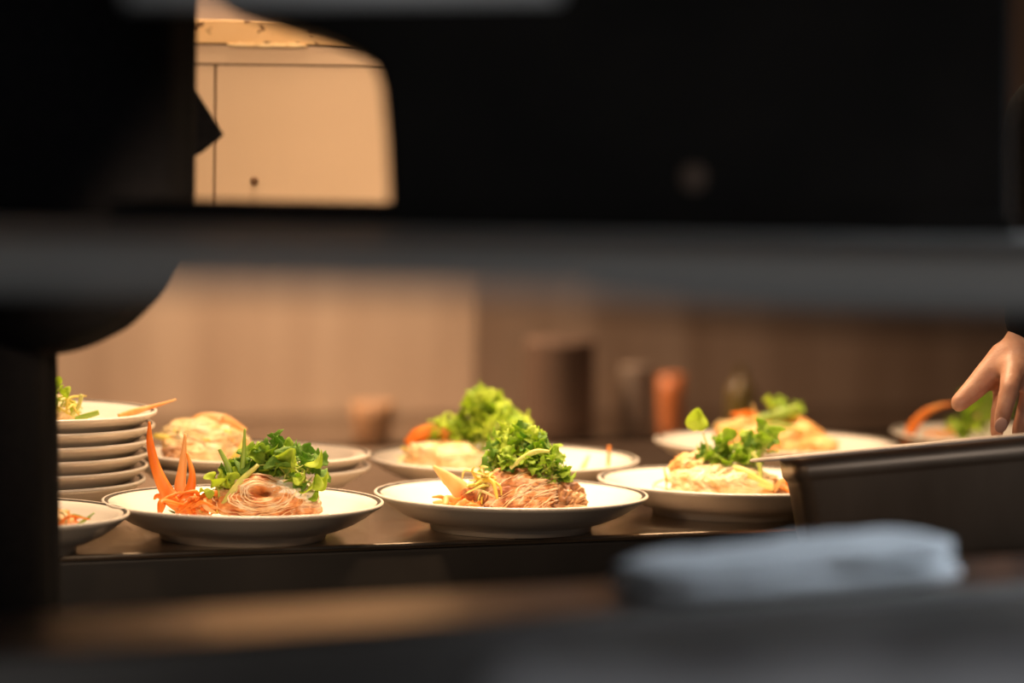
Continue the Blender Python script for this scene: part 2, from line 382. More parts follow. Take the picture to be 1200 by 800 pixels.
def sprig(p0, p1, kinds, size, nl, label, group, name='herb_sprig', r=.0010, bow=.006, rg=rnd, up=.5, face=None):
    root = empty(name, p0, label, 'herb', group)
    mid = (p0 + p1) / 2 + Vector((rg.uniform(-1, 1), rg.uniform(-1, 1), rg.uniform(0, 1))) * bow
    pts = [q - p0 for q in spline([p0, mid, p1], 6)]
    bm = bmesh.new(); add_tube(bm, pts, [r * (1.25 - .7 * i / (len(pts) - 1)) for i in range(len(pts))], 7)
    lv = []
    ax = (pts[-1] - pts[-2]).normalized()
    for k in range(nl):
        if k == 0: at, d = pts[-1], ax
        else:
            i = rg.randint(len(pts) // 2, len(pts) - 1); at = pts[i]
            d = Vector((rg.uniform(-1, 1), rg.uniform(-1, .7), rg.uniform(-.35, .8))).normalized()
            d = (d + ax * .35).normalized()
        s = size * rg.uniform(.75, 1.2)
        tip = at + d * s * (.12 if k == 0 else .35)
        add_tube(bm, [at, at * .5 + tip * .5 + Vector((0, 0, .0006)), tip], [r * .6, r * .5, r * .45], 6)
        nrm = Vector((rg.uniform(-.8, .8), rg.uniform(-1.1, .3), rg.uniform(.1, 1.0) + up)).normalized()
        if face: nrm = face
        yv = d; zv = (nrm - yv * nrm.dot(yv))
        if zv.length < .05: zv = frame_at(yv)[0]
        zv.normalize(); xv = yv.cross(zv)
        mm = Matrix((xv, yv, zv)).transposed().to_4x4() @ Matrix.Diagonal((s, s, s, 1)); mm.translation = tip
        lv.append(mm)
    finish(bm, 'stem', M['stem'], root)
    for mm in lv:
        o = link('leaf', rg.choice(LEAVES[rg.choice(kinds)]), root); o.matrix_local = mm
    return root
def heap(d0, base, ells, n, kinds, size, nl, label, group, spread=.03, seed=1, name='herb_sprig'):
    rg = random.Random(seed)
    for i in range(n):
        cx, cy, rx, ry = ells[i % len(ells)]
        a = rg.random() * 2 * math.pi; q = math.sqrt(rg.random())
        tx, ty = cx + rx * q * math.cos(a), cy + ry * q * math.sin(a)
        bx, by = base[0] + (tx - base[0]) * .35 + rg.uniform(-14, 14), base[1] + rg.uniform(-8, 6)
        bx = max(base[0] - base[2], min(base[0] + base[2], bx))
        dd = rg.uniform(-spread, spread)
        sprig(P(bx, by, d0 + dd * .6), P(tx, ty, d0 + dd), kinds, size, nl, label, group, name, rg=rg)
def ribbon(name, pts, widths, thick, mt, label=None, cat='carrot', group=None, wdir=None, twist=0.0, n=10, arch=.0):
    """flat strip swept along pts (world), its flat side turned towards wdir"""
    base = pts[0].copy(); path = [q - base for q in spline(pts, n)]
    bm = bmesh.new(); N = len(path); rows = []
    wd = wdir or -FW
    for i, p in enumerate(path):
        t = (path[min(i + 1, N - 1)] - path[max(i - 1, 0)]).normalized()
        f = i / (N - 1)
        nn = (wd - t * wd.dot(t))
        nn = nn.normalized() if nn.length > .05 else frame_at(t)[0]
        nn = Matrix.Rotation(twist * f, 3, t) @ nn
        a = t.cross(nn).normalized(); w = lerp_list(widths, f) / 2
        row = []
        for s, e in ((-1, 1), (-.5, 1), (0, 1), (.5, 1), (1, 1), (1, -1), (.5, -1), (0, -1), (-.5, -1), (-1, -1)):
            row.append(bm.verts.new(p + a * w * s + nn * (thick / 2 * e * (.6 if abs(s) == 1 else 1) - arch * s * s * w)))
        rows.append(row)
    k = 10
    for i in range(N - 1):
        for j in range(k):
            bm.faces.new((rows[i][j], rows[i + 1][j], rows[i + 1][(j + 1) % k], rows[i][(j + 1) % k]))
    bm.faces.new(rows[0][::-1]); bm.faces.new(rows[-1])
    o = finish(bm, name, mt, None, base)
    if label: tag(o, label, cat, group)
    return o
def chunk(name, c, size, mt, label, cat, seed=0, spiral=None, fibre=1.0, rz=0, sub=6, amp=.22, group=None, ridge=.06, fdir=Vector((1, 2.5, 5)), strands=0, saxis=None, srad=1.0, glaze=None):
    """a lump of meat: noise-shaped, with fibre ridges, folds and (spiral) a rolled end with a hollow"""
    bm = bmesh.new(); bmesh.ops.create_icosphere(bm, subdivisions=sub, radius=1)
    off = Vector((seed * 3.1, seed * 1.7, seed * .9))
    def surf(d):
        k = 1 + amp * noise.noise(d * 1.4 + off) + amp * .45 * noise.noise(d * 3.1 + off)
        q = Vector((d.x * fdir.x, d.y * fdir.y, d.z * fdir.z)) + Vector((1, 1, 1)) * (.9 * noise.noise(d * 2.0 + off))
        k += ridge * fibre * (1 - abs(noise.noise(q * 1.5 + off)) * 3.2) * .8
        k += ridge * .28 * noise.noise(d * 11 + off) + ridge * .10 * noise.noise(d * 24 + off)
        if spiral is not None:
            a = math.acos(max(-1, min(1, d.dot(spiral))))
            side = math.atan2(d.dot(spiral.cross(Vector((0, 0, 1)))), d.z)
            k += .022 * math.sin(a * 10 + side * 1.0 + 2.2 * noise.noise(d * 3 + off)) * max(0, 1 - a / 1.9)
            k += .055 * noise.noise(Vector((a * 9 + .5 * math.sin(side * 2), side * 1.1, seed))) + .03 * noise.noise(Vector((a * 22, side * 2.2, seed + 4)))
            k -= .85 * math.exp(-(a / .19) ** 2)
        if saxis is not None:
            a = math.acos(max(-1, min(1, d.dot(saxis.normalized())))); e1_, e2_ = frame_at(saxis.normalized()); side = math.atan2(d.dot(e1_), d.dot(e2_))
            k += .07 * noise.noise(Vector((a * 7, side * 1.0, seed))) + .035 * noise.noise(Vector((a * 18, side * 2.0, seed + 4)))
        p = d * k
        if p.z < -.55: p.z = -.55 + (p.z + .55) * .12
        return Vector((p.x * size[0], p.y * size[1], p.z * size[2]))
    for vtx in bm.verts: vtx.co = surf(vtx.co.normalized())
    if strands:
        rg = random.Random(seed * 13 + 5); ax = (spiral or saxis or Vector((.75, -.55, -.35))).normalized(); e1, e2 = frame_at(ax)
        for i in range(strands):
            a0 = rg.uniform(.30, 1.75); ph = rg.uniform(0, 6.28); ln = rg.uniform(.6, 1.9) / max(.5, math.sin(a0)); wob = rg.uniform(-.25, .25)
            pts = []
            for k in range(15):
                t = k / 14; a1 = a0 + wob * t + .06 * math.sin(t * 5 + ph); p1 = ph + ln * t
                d = ax * math.cos(a1) + (e1 * math.cos(p1) + e2 * math.sin(p1)) * math.sin(a1)
                q = surf(d); pts.append(q * (1.0 + .035 * math.sin(math.pi * t)))
            r = rg.uniform(.0009, .0019) * srad
            n0 = len(bm.faces); add_tube(bm, pts, [r * (.35 + .65 * math.sin(math.pi * min(1, max(0, (k + .6) / 15.2)))) for k in range(15)], 7)
            bm.faces.ensure_lookup_table()
            for f in bm.faces[n0:]: f.material_index = 1
    o = finish(bm, name, [mt, M['fibre_dark' if mt is M['chicken_dark'] else 'fibre_pale' if mt is M['chicken_pale'] else 'fibre']], None, c); o.rotation_euler.z = rz
    if glaze:
        bm = bmesh.new(); bmesh.ops.create_icosphere(bm, subdivisions=sub, radius=1); gd = glaze[0].normalized()
        for vtx in bm.verts:
            d = vtx.co.normalized(); e = glaze[1] + .28 * noise.noise(d * 3.3 + off) + .12 * noise.noise(d * 9 + off) - math.acos(max(-1, min(1, d.dot(gd))))
            vtx.co = surf(d) * (.93 + .105 * max(0, min(1, e / .16 + .5)))
        g = finish(bm, 'cream_glaze', M['cream'], o); g['label'] = 'white creamy glaze on the top right of the roll'
    return tag(o, label, cat, group)
def shreds(n, d0, cx, cy, rx, ry, mts, label, group, cat='salad', name='carrot_shred', L=(.018, .035), w=(.0018, .0035), seed=3, spread=.02, lift=.6):
    rg = random.Random(seed)
    for i in range(n):
        a = rg.random() * 6.28; q = math.sqrt(rg.random())
        x, y = cx + rx * q * math.cos(a), cy + ry * q * math.sin(a)
        p = P(x, y, d0 + rg.uniform(-spread, spread))
        dr = Vector((rg.uniform(-1, 1), rg.uniform(-1, 1), rg.uniform(-.35, lift))).normalized(); l = rg.uniform(*L)
        bend = Vector((rg.uniform(-1, 1), rg.uniform(-1, 1), rg.uniform(-.2, 1))) * l * .28
        lo = ZC + FLOOR_Z + .002
        pts = [p - dr * l / 2, p + bend, p + dr * l / 2]
        for t in pts: t.z = max(t.z, lo)
        ww = rg.uniform(*w)
        ribbon(name, pts, [ww * .6, ww, ww * .9, ww * .3], .0013, rg.choice(mts), label, cat, group, twist=rg.uniform(-2, 2), n=7, arch=.3)
def on_floor(px, py, d, h): return P(px, py, d)

def GF(px, py, lift=0, h=.0022):
    return G(px, py, ZC + FLOOR_Z + lift + h)
# ---- dish A (front left)
a = dA
chunk('chicken_roll', P(314, 584, a - .012), (.046, .034, .0235), M['chicken_roll'], 'glazed roast chicken roll with a hollow end on the front left plate', 'chicken', seed=1, spiral=Vector((-.02, -.90, .42)).normalized(), fibre=.9, amp=.18, ridge=.05, strands=70, srad=.42, glaze=(Vector((.72, -.45, .62)), .62))
chunk('chicken_strip', P(352, 595, a - .022), (.020, .016, .010), M['chicken_brown'], 'small torn chicken piece beside the rolled chicken, front left plate', 'chicken', seed=5, fibre=1.2, sub=5)
ribbon('carrot_curl', [P(222, 598, a - .03), P(200, 583, a - .02), P(184, 552, a - .015), P(176, 520, a - .01), P(175, 494, a - .005)], [.014, .015, .010, .007, .002], .0022, M['carrot'], 'tall orange carrot curl leaning left, leftmost on the front left plate', arch=.25)
ribbon('carrot_curl', [P(214, 596, a - .02), P(211, 570, a - .012), P(214, 545, a - .01), P(217, 508, a - .005)], [.010, .011, .008, .002], .002, M['carrot_pale'], 'pale upright carrot curl with pointed tip on the front left plate', arch=.3)
ribbon('carrot_curl', [P(212, 594, a - .026), P(222, 575, a - .02), P(225, 555, a - .018), P(219, 530, a - .012)], [.011, .010, .006, .002], .002, M['carrot'], 'short orange carrot curl in front of the pale upright one, front left plate', arch=.3)
shreds(26, a - .03, 226, 592, 30, 9, [M['carrot'], M['carrot_pale'], M['carrot']], 'thin orange carrot shred in the pile left of the chicken roll, front left plate', 'carrot shreds on the front left plate', seed=11, w=(.0035, .0075))
shreds(8, a - .02, 240, 598, 22, 5, [M['yellow'], M['carrot_pale']], 'thin pale yellow shred under the carrots on the front left plate', 'yellow shreds on the front left plate', seed=12, name='cabbage_shred')
ribbon('bean_strip', [GF(150, 586), GF(170, 593), GF(187, 598), GF(206, 601)], [.001, .0045, .006, .003], .003, M['darkbean'], 'dark green bean strip lying at the left edge of the front left plate', 'vegetable')
ribbon('bean_strip', [GF(360, 586), GF(374, 593), GF(390, 599), GF(405, 603)], [.004, .011, .011, .003], .003, M['bean'], 'bright green strip lying right of the chicken roll, front left plate', 'vegetable')
ribbon('green_stalk', [P(258, 600, a - .03), P(270, 580, a - .03), P(284, 562, a - .03), P(302, 545, a - .02)], [.006, .007, .006, .004], .005, M['stalk'], 'thick yellow green stalk slanting up beside the chicken roll, front left plate', 'vegetable')
ribbon('green_stalk', [P(276, 575, a - .015), P(268, 548, a - .015), P(257, 526, a - .015)], [.005, .006, .003], .004, M['bean'], 'short green stalk pointing up left on the front left plate', 'vegetable')
ribbon('green_stalk', [P(280, 570, a - .02), P(285, 540, a - .02), P(287, 502, a - .02)], [.005, .005, .002], .004, M['bean'], 'thin upright green stalk, tallest on the front left plate', 'vegetable')
LA = ('green leafy sprig in the heap over the chicken roll, front left plate', 'herb sprigs on the front left plate')
heap(a + .012, (300, 572, 34), [(305, 530, 24, 16), (332, 534, 26, 14), (346, 548, 15, 16), (275, 565, 10, 12), (312, 548, 34, 12)], 20, ['cori', 'dark', 'cress', 'dark', 'cressdark', 'dark'], .0165, 6, *LA, seed=21, spread=.022)
heap(a - .02, (340, 562, 14), [(348, 548, 12, 14), (360, 565, 6, 9), (325, 545, 22, 8)], 6, ['cress', 'cressdark', 'lightcress'], .020, 4, *LA, seed=22, spread=.008)
heap(a - .02, (262, 588, 10), [(258, 576, 8, 10), (268, 560, 10, 10)], 3, ['lightcress', 'parsley'], .016, 4, *LA, seed=23, spread=.008)

# ---- dish B (front centre)
b = dB
chunk('chicken_roll', P(603, 581, b - .012), (.047, .034, .0255), M['chicken_brown'], 'ridged roast chicken roll on the front centre plate', 'chicken', seed=9, fibre=1.6, amp=.14, ridge=.05, fdir=Vector((1.6, 2.5, 4.5)), strands=70, saxis=Vector((.85, -.35, -.45)), srad=.42)
chunk('chicken_strip', P(668, 586, b - .02), (.016, .014, .0165), M['chicken_dark'], 'brown torn chicken shred at the right of the chicken roll, front centre plate', 'chicken', seed=4, fibre=1.4, amp=.4, sub=5, ridge=.12, strands=22, srad=.9)
chunk('chicken_strip', P(662, 597, b - .03), (.020, .010, .007), M['chicken_dark'], 'flat brown chicken scrap lying at the front of the centre plate', 'chicken', seed=6, fibre=1.5, amp=.4, sub=5, ridge=.12)
ribbon('carrot_curl', [P(552, 592, b - .02), P(540, 575, b - .015), P(524, 560, b - .01), P(508, 546, b - .005)], [.018, .020, .013, .003], .0025, M['carrot_pale'], 'wide pale carrot wedge leaning left on the front centre plate', arch=.25)
ribbon('carrot_curl', [P(516, 599, b - .03), P(530, 594, b - .035), P(548, 594, b - .03), P(565, 600, b - .03)], [.004, .010, .012, .006], .003, M['carrot'], 'flat orange carrot strip at the foot of the wedge, front centre plate', arch=.2)
shreds(26, b - .035, 538, 595, 26, 7, [M['carrot'], M['carrot_pale'], M['carrot']], 'thin orange carrot shred in the pile left of the chicken, front centre plate', 'carrot shreds on the front centre plate', seed=31, w=(.0035, .0075))
shreds(24, b - .034, 566, 566, 10, 22, [M['yellow'], M['cabbage'], M['stalk'], M['yellow']], 'yellow green shred standing between carrot and herbs, front centre plate', 'yellow shreds on the front centre plate', seed=32, name='cabbage_shred', lift=1.2, spread=.008, w=(.002, .0042))
LB = ('curly green sprig in the heap over the chicken, front centre plate', 'herb sprigs on the front centre plate')
heap(b + .012, (612, 562, 40), [(606, 521, 20, 14), (636, 535, 14, 16), (613, 540, 30, 14), (584, 538, 8, 14), (648, 552, 6, 12), (625, 520, 20, 8)], 24, ['cori', 'parsley', 'cori', 'dark'], .0155, 7, *LB, seed=41, spread=.02)
heap(b - .02, (625, 555, 30), [(638, 542, 14, 10), (594, 538, 10, 10), (652, 552, 4, 10)], 7, ['cori', 'dark', 'cori'], .014, 6, *LB, seed=42, spread=.008)
ribbon('green_stalk', [P(598, 548, b - .032), P(612, 537, b - .034), P(628, 529, b - .034), P(644, 529, b - .032)], [.004, .005, .005, .003], .004, M['stalk'], 'pale curved stalk lying across the herbs, front centre plate', 'vegetable')
ribbon('bean_strip', [GF(683, 598), GF(692, 597), GF(700, 596)], [.002, .004, .002], .003, M['darkbean'], 'tiny dark green strip at the right of the front centre plate', 'vegetable')

# ---- dish C (front right)
c = dC_
chunk('chicken_piece', P(845, 566, c - .02), (.052, .036, .0205), M['chicken_pale'], 'pale glazed chicken piece on the plate beside the steel pan', 'chicken', seed=12, fibre=1.0, amp=.2, ridge=.06, strands=30, srad=.6, saxis=Vector((.6, -.6, .3)))
chunk('chicken_strip', P(812, 550, c), (.023, .02, .017), M['chicken_orange'], 'torn orange chicken bit at the left of the plate beside the pan', 'chicken', seed=14, fibre=1.4, amp=.3, sub=5, ridge=.1, strands=20)
chunk('chicken_strip', P(926, 577, c - .03), (.016, .012, .009), M['chicken_dark'], 'dark shredded scrap near the pan on the front right plate', 'chicken', seed=15, fibre=1.6, amp=.4, sub=5, ridge=.14)
shreds(14, c - .02, 805, 568, 30, 10, [M['carrot_pale'], M['cabbage'], M['carrot']], 'thin orange shred around the pale chicken, plate beside the pan', 'shreds on the plate beside the pan', seed=51)
shreds(14, c - .03, 915, 573, 22, 8, [M['carrot'], M['carrot_pale'], M['carrot']], 'orange carrot shred right of the pale chicken, next to the pan', 'carrot shreds next to the pan', seed=52, w=(.003, .007))
ribbon('carrot_curl', [P(868, 570, c - .045), P(888, 574, c - .045), P(908, 583, c - .045)], [.012, .016, .008], .003, M['carrot_pale'], 'flat orange carrot slice lying in front of the pale chicken', arch=.2)
ribbon('carrot_curl', [P(926, 588, c - .03), P(928, 570, c - .03), P(930, 545, c - .03)], [.005, .006, .002], .0025, M['carrot'], 'thin upright carrot stick next to the rim of the steel pan')
ribbon('green_stalk', [P(850, 545, c - .03), P(872, 553, c - .045), P(892, 565, c - .05), P(906, 571, c - .05)], [.006, .0085, .0085, .006], .007, M['stalk'], 'thick pale yellow stalk lying down the front right heap', 'vegetable')
ribbon('green_stalk', [P(882, 530, c - .035), P(890, 545, c - .04), P(892, 562, c - .045)], [.004, .005, .003], .004, M['stem'], 'short pale stalk hanging beside the thick yellow stalk', 'vegetable')
LC = ('watercress sprig in the green heap on the front right plate', 'herb sprigs on the front right plate')
heap(c - .005, (862, 553, 30), [(850, 535, 26, 14), (875, 530, 28, 16), (890, 515, 16, 14), (868, 545, 34, 8), (835, 530, 12, 12)], 15, ['cori', 'cress', 'cress', 'dark'], .0165, 6, *LC, seed=61, spread=.02)
rgx = random.Random(4)
sprig(P(840, 548, c - .02), P(825, 511, c - .02), ['round'], .034, 1, 'tall sprig with one big round leaf standing up on the front right plate', None, rg=rgx, bow=.002, face=(-FW + Vector((.25, 0, .2))).normalized(), r=.0016)
ribbon('leaf_strip', [P(920, 570, c - .03), P(926, 560, c - .03), P(935, 549, c - .03)], [.003, .009, .002], .0015, M['leaf_dark'], 'dark pointed green leaf beside the pan rim on the front right plate', 'vegetable', arch=.4)

# ---- dish A2 (back left)
d = dA2
chunk('chicken_piece', P(238, 524, d), (.044, .035, .030), M['chicken_pale'], 'pale chicken mound on the stacked back left plate', 'chicken', seed=22, fibre=1.2, amp=.2)
shreds(20, d - .01, 240, 517, 44, 20, [M['cabbage'], M['cabbage'], M['yellow'], M['carrot_pale']], 'pale cabbage shred over the chicken on the stacked back left plate', 'cabbage shreds on the back left plate', seed=71, name='cabbage_shred', L=(.025, .05), w=(.003, .008))
ribbon('cabbage_strip', [P(215, 505, d), P(235, 492, d), P(262, 494, d), P(288, 505, d)], [.006, .014, .016, .006], .002, M['carrot_pale'], 'broad peach coloured strip curling over the top, back left plate', 'vegetable', arch=.3)
ribbon('cabbage_strip', [P(236, 512, d - .02), P(252, 506, d - .02), P(270, 508, d - .02)], [.006, .014, .006], .002, M['yellow'], 'bright yellow strip near the top of the back left mound', 'vegetable', arch=.3)
ribbon('carrot_stick', [GF(379, 553, .0135), GF(389, 546, .0145), GF(404, 534, .017)], [.009, .007, .002], .002, M['carrot'], 'thin orange carrot stick on the right side of the back left plate')
chunk('chicken_strip', P(206, 536, d - .03), (.014, .012, .012), M['chicken_dark'], 'brown chicken scrap at the left of the back left plate', 'chicken', seed=23, sub=5, amp=.35)

# ---- dish B2 (back centre)
d = dB2
chunk('chicken_piece', P(522, 537, d - .02), (.045, .035, .020), M['chicken_pale'], 'pale chicken piece on the wide back centre plate', 'chicken', seed=25, amp=.18)
ribbon('carrot_curl', [P(476, 520, d), P(488, 510, d), P(505, 505, d), P(524, 512, d - .01), P(520, 524, d - .02)], [.008, .015, .016, .013, .006], .004, M['carrot'], 'curled pink orange carrot ribbon at the left of the back centre plate', arch=.35)
shreds(16, d - .02, 510, 532, 40, 12, [M['cabbage'], M['cabbage'], M['yellow'], M['carrot_pale']], 'pale shred on the left half of the back centre plate', 'pale shreds on the back centre plate', seed=81, name='cabbage_shred', L=(.02, .045), w=(.003, .006))
ribbon('carrot_stick', [P(681, 552, d - .04), P(685, 544, d - .03), P(690, 534, d - .01)], [.005, .005, .003], .0025, M['carrot_pale'], 'short slanting carrot stick on the right of the back centre plate')
ribbon('carrot_stick', [P(712, 552, d - .03), P(713, 540, d - .02), P(714, 522, d - .02)], [.004, .004, .003], .0025, M['carrot'], 'upright carrot stick at the right edge of the back centre plate')
LD = ('bright parsley sprig in the tall heap on the back centre plate', 'parsley sprigs on the back centre plate')
heap(d, (560, 530, 40), [(574, 492, 16, 14), (562, 470, 9, 8), (594, 503, 18, 14), (534, 511, 8, 8), (562, 514, 34, 10), (606, 512, 10, 10), (565, 482, 12, 12)], 26, ['parsley', 'parsley', 'cori'], .0195, 7, *LD, seed=91, spread=.03)

# ---- dish C2 (back right)
d = dC2
chunk('chicken_piece', P(905, 516, d), (.066, .045, .030), M['chicken_orange'], 'large mound of orange glazed chicken on the back right plate', 'chicken', seed=31, amp=.2)
chunk('chicken_strip', P(955, 523, d - .03), (.030, .025, .014), M['chicken_orange'], 'smaller glazed chicken piece sliding right on the back right plate', 'chicken', seed=33, amp=.25, sub=5)
shreds(20, d - .02, 905, 505, 52, 16, [M['carrot'], M['carrot_pale'], M['cabbage']], 'carrot shred over the orange chicken on the back right plate', 'carrot shreds on the back right plate', seed=95, L=(.03, .055), w=(.004, .009))
ribbon('leek_strip', [P(882, 494, d - .03), P(900, 489, d - .03), P(918, 484, d - .03), P(936, 476, d - .02)], [.008, .013, .013, .006], .003, M['bean'], 'flat green strip on top of the back right heap', 'vegetable', arch=.2)
ribbon('leek_strip', [P(890, 500, d - .04), P(915, 498, d - .04), P(944, 505, d - .04)], [.004, .006, .003], .003, M['bean'], 'thin green strip below the flat one on the back right heap', 'vegetable')
LE = ('green sprig crowning the orange heap on the back right plate', 'herb sprigs on the back right plate')
heap(d - .01, (905, 500, 20), [(922, 482, 16, 5), (900, 490, 18, 5)], 5, ['lightcress', 'cori'], .017, 3, *LE, seed=97, spread=.02)

# ---- dish D (far right, behind the pan)
d = dD - .03
ribbon('carrot_curl', [P(1062, 520, d), P(1070, 500, d), P(1084, 484, d), P(1100, 476, d), P(1117, 473, d)], [.012, .014, .010, .006, .003], .0025, M['carrot'], 'arched orange carrot ribbon reaching up to the thumb', arch=.25)
ribbon('carrot_curl', [P(1098, 512, d), P(1120, 502, d), P(1140, 492, d), P(1150, 486, d)], [.005, .010, .010, .004], .003, M['carrot_pale'], 'straight pale carrot strip under the greens by the hand', arch=.2)
LF = ('green sprig behind the hand on the far right plate', 'herb sprigs on the far right plate')
heap(d, (1150, 512, 24), [(1150, 480, 16, 20), (1135, 500, 16, 8), (1165, 470, 10, 16)], 10, ['lightcress', 'cori', 'cress'], .021, 5, *LF, seed=99, spread=.025)
shreds(8, d - .01, 1100, 510, 36, 5, [M['cabbage'], M['carrot_pale']], 'pale shred lying on the far right plate behind the pan', 'shreds on the far right plate', seed=100, name='cabbage_shred')

# ---- food on the stack and on plate E
d = dS - .02
chunk('chicken_piece', P(55, 482, d + .02), (.030, .025, .016), M['chicken_pale'], 'pale chicken piece on the top plate of the stack', 'chicken', seed=41, sub=5)
shreds(12, d, 78, 480, 18, 9, [M['cabbage'], M['yellow'], M['yellow']], 'yellow shred on the top plate of the stack', 'yellow shreds on the stack', seed=101, name='cabbage_shred', L=(.018, .035))
ribbon('carrot_stick', [P(139, 488, d), P(158, 482, d + .01), P(180, 476, d + .02), P(206, 468, d + .03)], [.006, .007, .004, .0015], .003, M['carrot_pale'], 'long thin carrot stick poking past the rim of the stack')
ribbon('bean_strip', [P(84, 487, d - .02), P(92, 476, d - .02), P(96, 462, d - .02)], [.004, .004, .004], .003, M['stalk'], 'upright yellow green strip on the top plate of the stack', 'vegetable')
ribbon('bean_strip', [P(88, 490, d - .03), P(102, 487, d - .03), P(116, 483, d - .03)], [.003, .006, .005], .003, M['bean'], 'flat green strip lying on the top plate of the stack', 'vegetable')
LG = ('small green sprig at the left of the top stacked plate', 'herb sprigs on the stack')
heap(d, (62, 480, 8), [(64, 466, 10, 8)], 3, ['parsley', 'lightcress'], .014, 4, *LG, seed=103, spread=.01)
d = dE
chunk('chicken_strip', P(58, 610, d - .01), (.022, .02, .012), M['chicken_orange'], 'chicken bit on the bottom left plate beside the dark figure', 'chicken', seed=43, sub=5)
shreds(10, d - .02, 80, 613, 18, 4, [M['carrot'], M['cabbage'], M['bean']], 'small shred on the bottom left plate', 'shreds on the bottom left plate', seed=105, name='vegetable_shred')

# ------------------------------------------------------------------ things along the splashback
def lathe_thing(name, px, prof, mt, label, cat, vpos):
    """stand a turned thing on the back bench, vpos metres behind the counter's front edge"""
    g = G(px, 480, ZC); dirv = Vector((g.x, g.y, 0)).normalized(); pos = dirv * (UV(0, vpos).dot(v) / dirv.dot(v)); pos.z = ZB
    bm = bmesh.new(); add_lathe(bm, prof, 40); o = finish(bm, name, mt, None, pos); return tag(o, label, cat)
cup = lambda r, h: [(0, 0), (r * .8, 0), (r * .86, .004), (r, h * .6), (r * 1.02, h), (r * .95, h), (r * .9, h * .6), (r * .7, .01), (0, .01)]
bot = lambda r, h: [(0, 0), (r * .95, 0), (r, .006), (r, h * .58), (r * .8, h * .70), (r * .34, h * .80), (r * .30, h * .95), (r * .38, h * .955), (r * .38, h), (0, h)]
lathe_thing('cup', 437, cup(.036, .060), M['peach'], 'blurred peach coloured cup on the back bench, between the two left back plates', 'cup', 2.1)
lathe_thing('tall_cup', 786, cup(.024, .10), M['orange'], 'blurred tall orange cup on the back bench', 'cup', 2.1)
lathe_thing('oil_bottle', 868, bot(.026, .11), M['olive'], 'blurred olive coloured bottle on the bench behind the back right plate', 'bottle', 2.12)
can = lambda r, h: [(0, 0), (r * .93, 0), (r, .008), (r * .97, h * .9), (r * 1.0, h * .92), (r * 1.0, h * .97), (r * .9, h), (0, h * 1.02)]
lathe_thing('storage_canister', 655, can(.064, .16), M['brownglass'], 'wide dull brown canister on the bench behind the parsley heap', 'canister', 2.2)
lathe_thing('crock', 745, can(.030, .11), M['grey_glaze'], 'blurred grey crock beside the tall orange cup', 'crock', 2.2)

# ------------------------------------------------------------------ the pan at right
tilt = Matrix.Rotation(R(-6.4), 4, 'Y') @ Matrix.Rotation(R(-6.1), 4, 'X')
PW, PD_, PH, WT = .36, .20, .105, .0016
corner = P(896, 538, 2.47)
pan = empty('gastronorm_pan', corner, 'deep dull steel food pan tilted on the black trolley at right', 'pan')
pan.matrix_world = Matrix.Translation(corner) @ tilt
def rrect(x0, x1, y0, y1, r, n=6):
    out = []
    for cx, cy, a0 in ((x1 - r, y1 - r, 0), (x0 + r, y1 - r, 90), (x0 + r, y0 + r, 180), (x1 - r, y0 + r, 270)):
        for i in range(n + 1):
            t = R(a0 + 90 * i / n); out.append((cx + r * math.cos(t), cy + r * math.sin(t)))
    return out
def shell(levels, name, mt):
    """levels: (inset, z, corner radius) rings, outside down then inside up"""
    bm = bmesh.new(); rows = []
    for ins, z, r in levels:
        rows.append([bm.verts.new((x, y, z)) for x, y in rrect(ins, PW - ins, ins, PD_ - ins, r)])
    n = len(rows[0])
    for i in range(len(rows) - 1):
        for k in range(n): bm.faces.new((rows[i][k], rows[i + 1][k], rows[i + 1][(k + 1) % n], rows[i][(k + 1) % n]))
    return bm, rows
bm, rows = shell([(.026, -.001, .014), (.027, -.018, .014), (.029, -.021, .014), (.031, -.024, .014), (.036, -PH + .012, .016), (.046, -PH, .012),
                  (.047, -PH + WT, .012), (.038, -PH + .014, .016), (.033, -.024, .014), (.029, -.018, .014), (.028, -.001, .014)], 'pan_body', None)
bm.faces.new(rows[5][::-1]); bm.faces.new(rows[6])
for k in range(len(rows[0])):
    bm.faces.new((rows[-1][k], rows[0][k], rows[0][(k + 1) % len(rows[0])], rows[-1][(k + 1) % len(rows[0])]))
finish(bm, 'pan_body', M['pan'], pan)
bm, rows = shell([(.001, -.0022, .016), (.0, -.0008, .016), (.0008, .0006, .016), (.003, .0014, .016), (.0255, .0012, .014), (.0255, -.0010, .014), (.004, -.0024, .016), (.001, -.0022, .016)], 'rim', None)
finish(bm, 'rim', M['panrim_lit'], pan)
# black trolley with a sloping top that carries the pan
tr = empty('black_trolley', (corner.x, corner.y, 0), 'black trolley with sloping top under the steel pan at right', 'trolley')
mt4 = tilt.copy(); mt4.translation = corner - Vector((corner.x, corner.y, 0))
bm = bmesh.new(); vs = add_box(bm, .02, PW + .12, .012, PD_ + .01, -PH - .020, -PH - .0005)
for q in bm.verts: q.co = mt4 @ q.co
finish(bm, 'top', M['black'], tr, smooth=False, bevel=.002)
for ax_, ay_ in ((.04, .03), (PW + .08, .03), (.04, PD_ - .02), (PW + .08, PD_ - .02)):
    top = mt4 @ Vector((ax_, ay_, -PH - .012)); bm = bmesh.new()
    add_tube(bm, [Vector((top.x, top.y, 0)), top], .013, 14); finish(bm, 'leg', M['black'], tr)

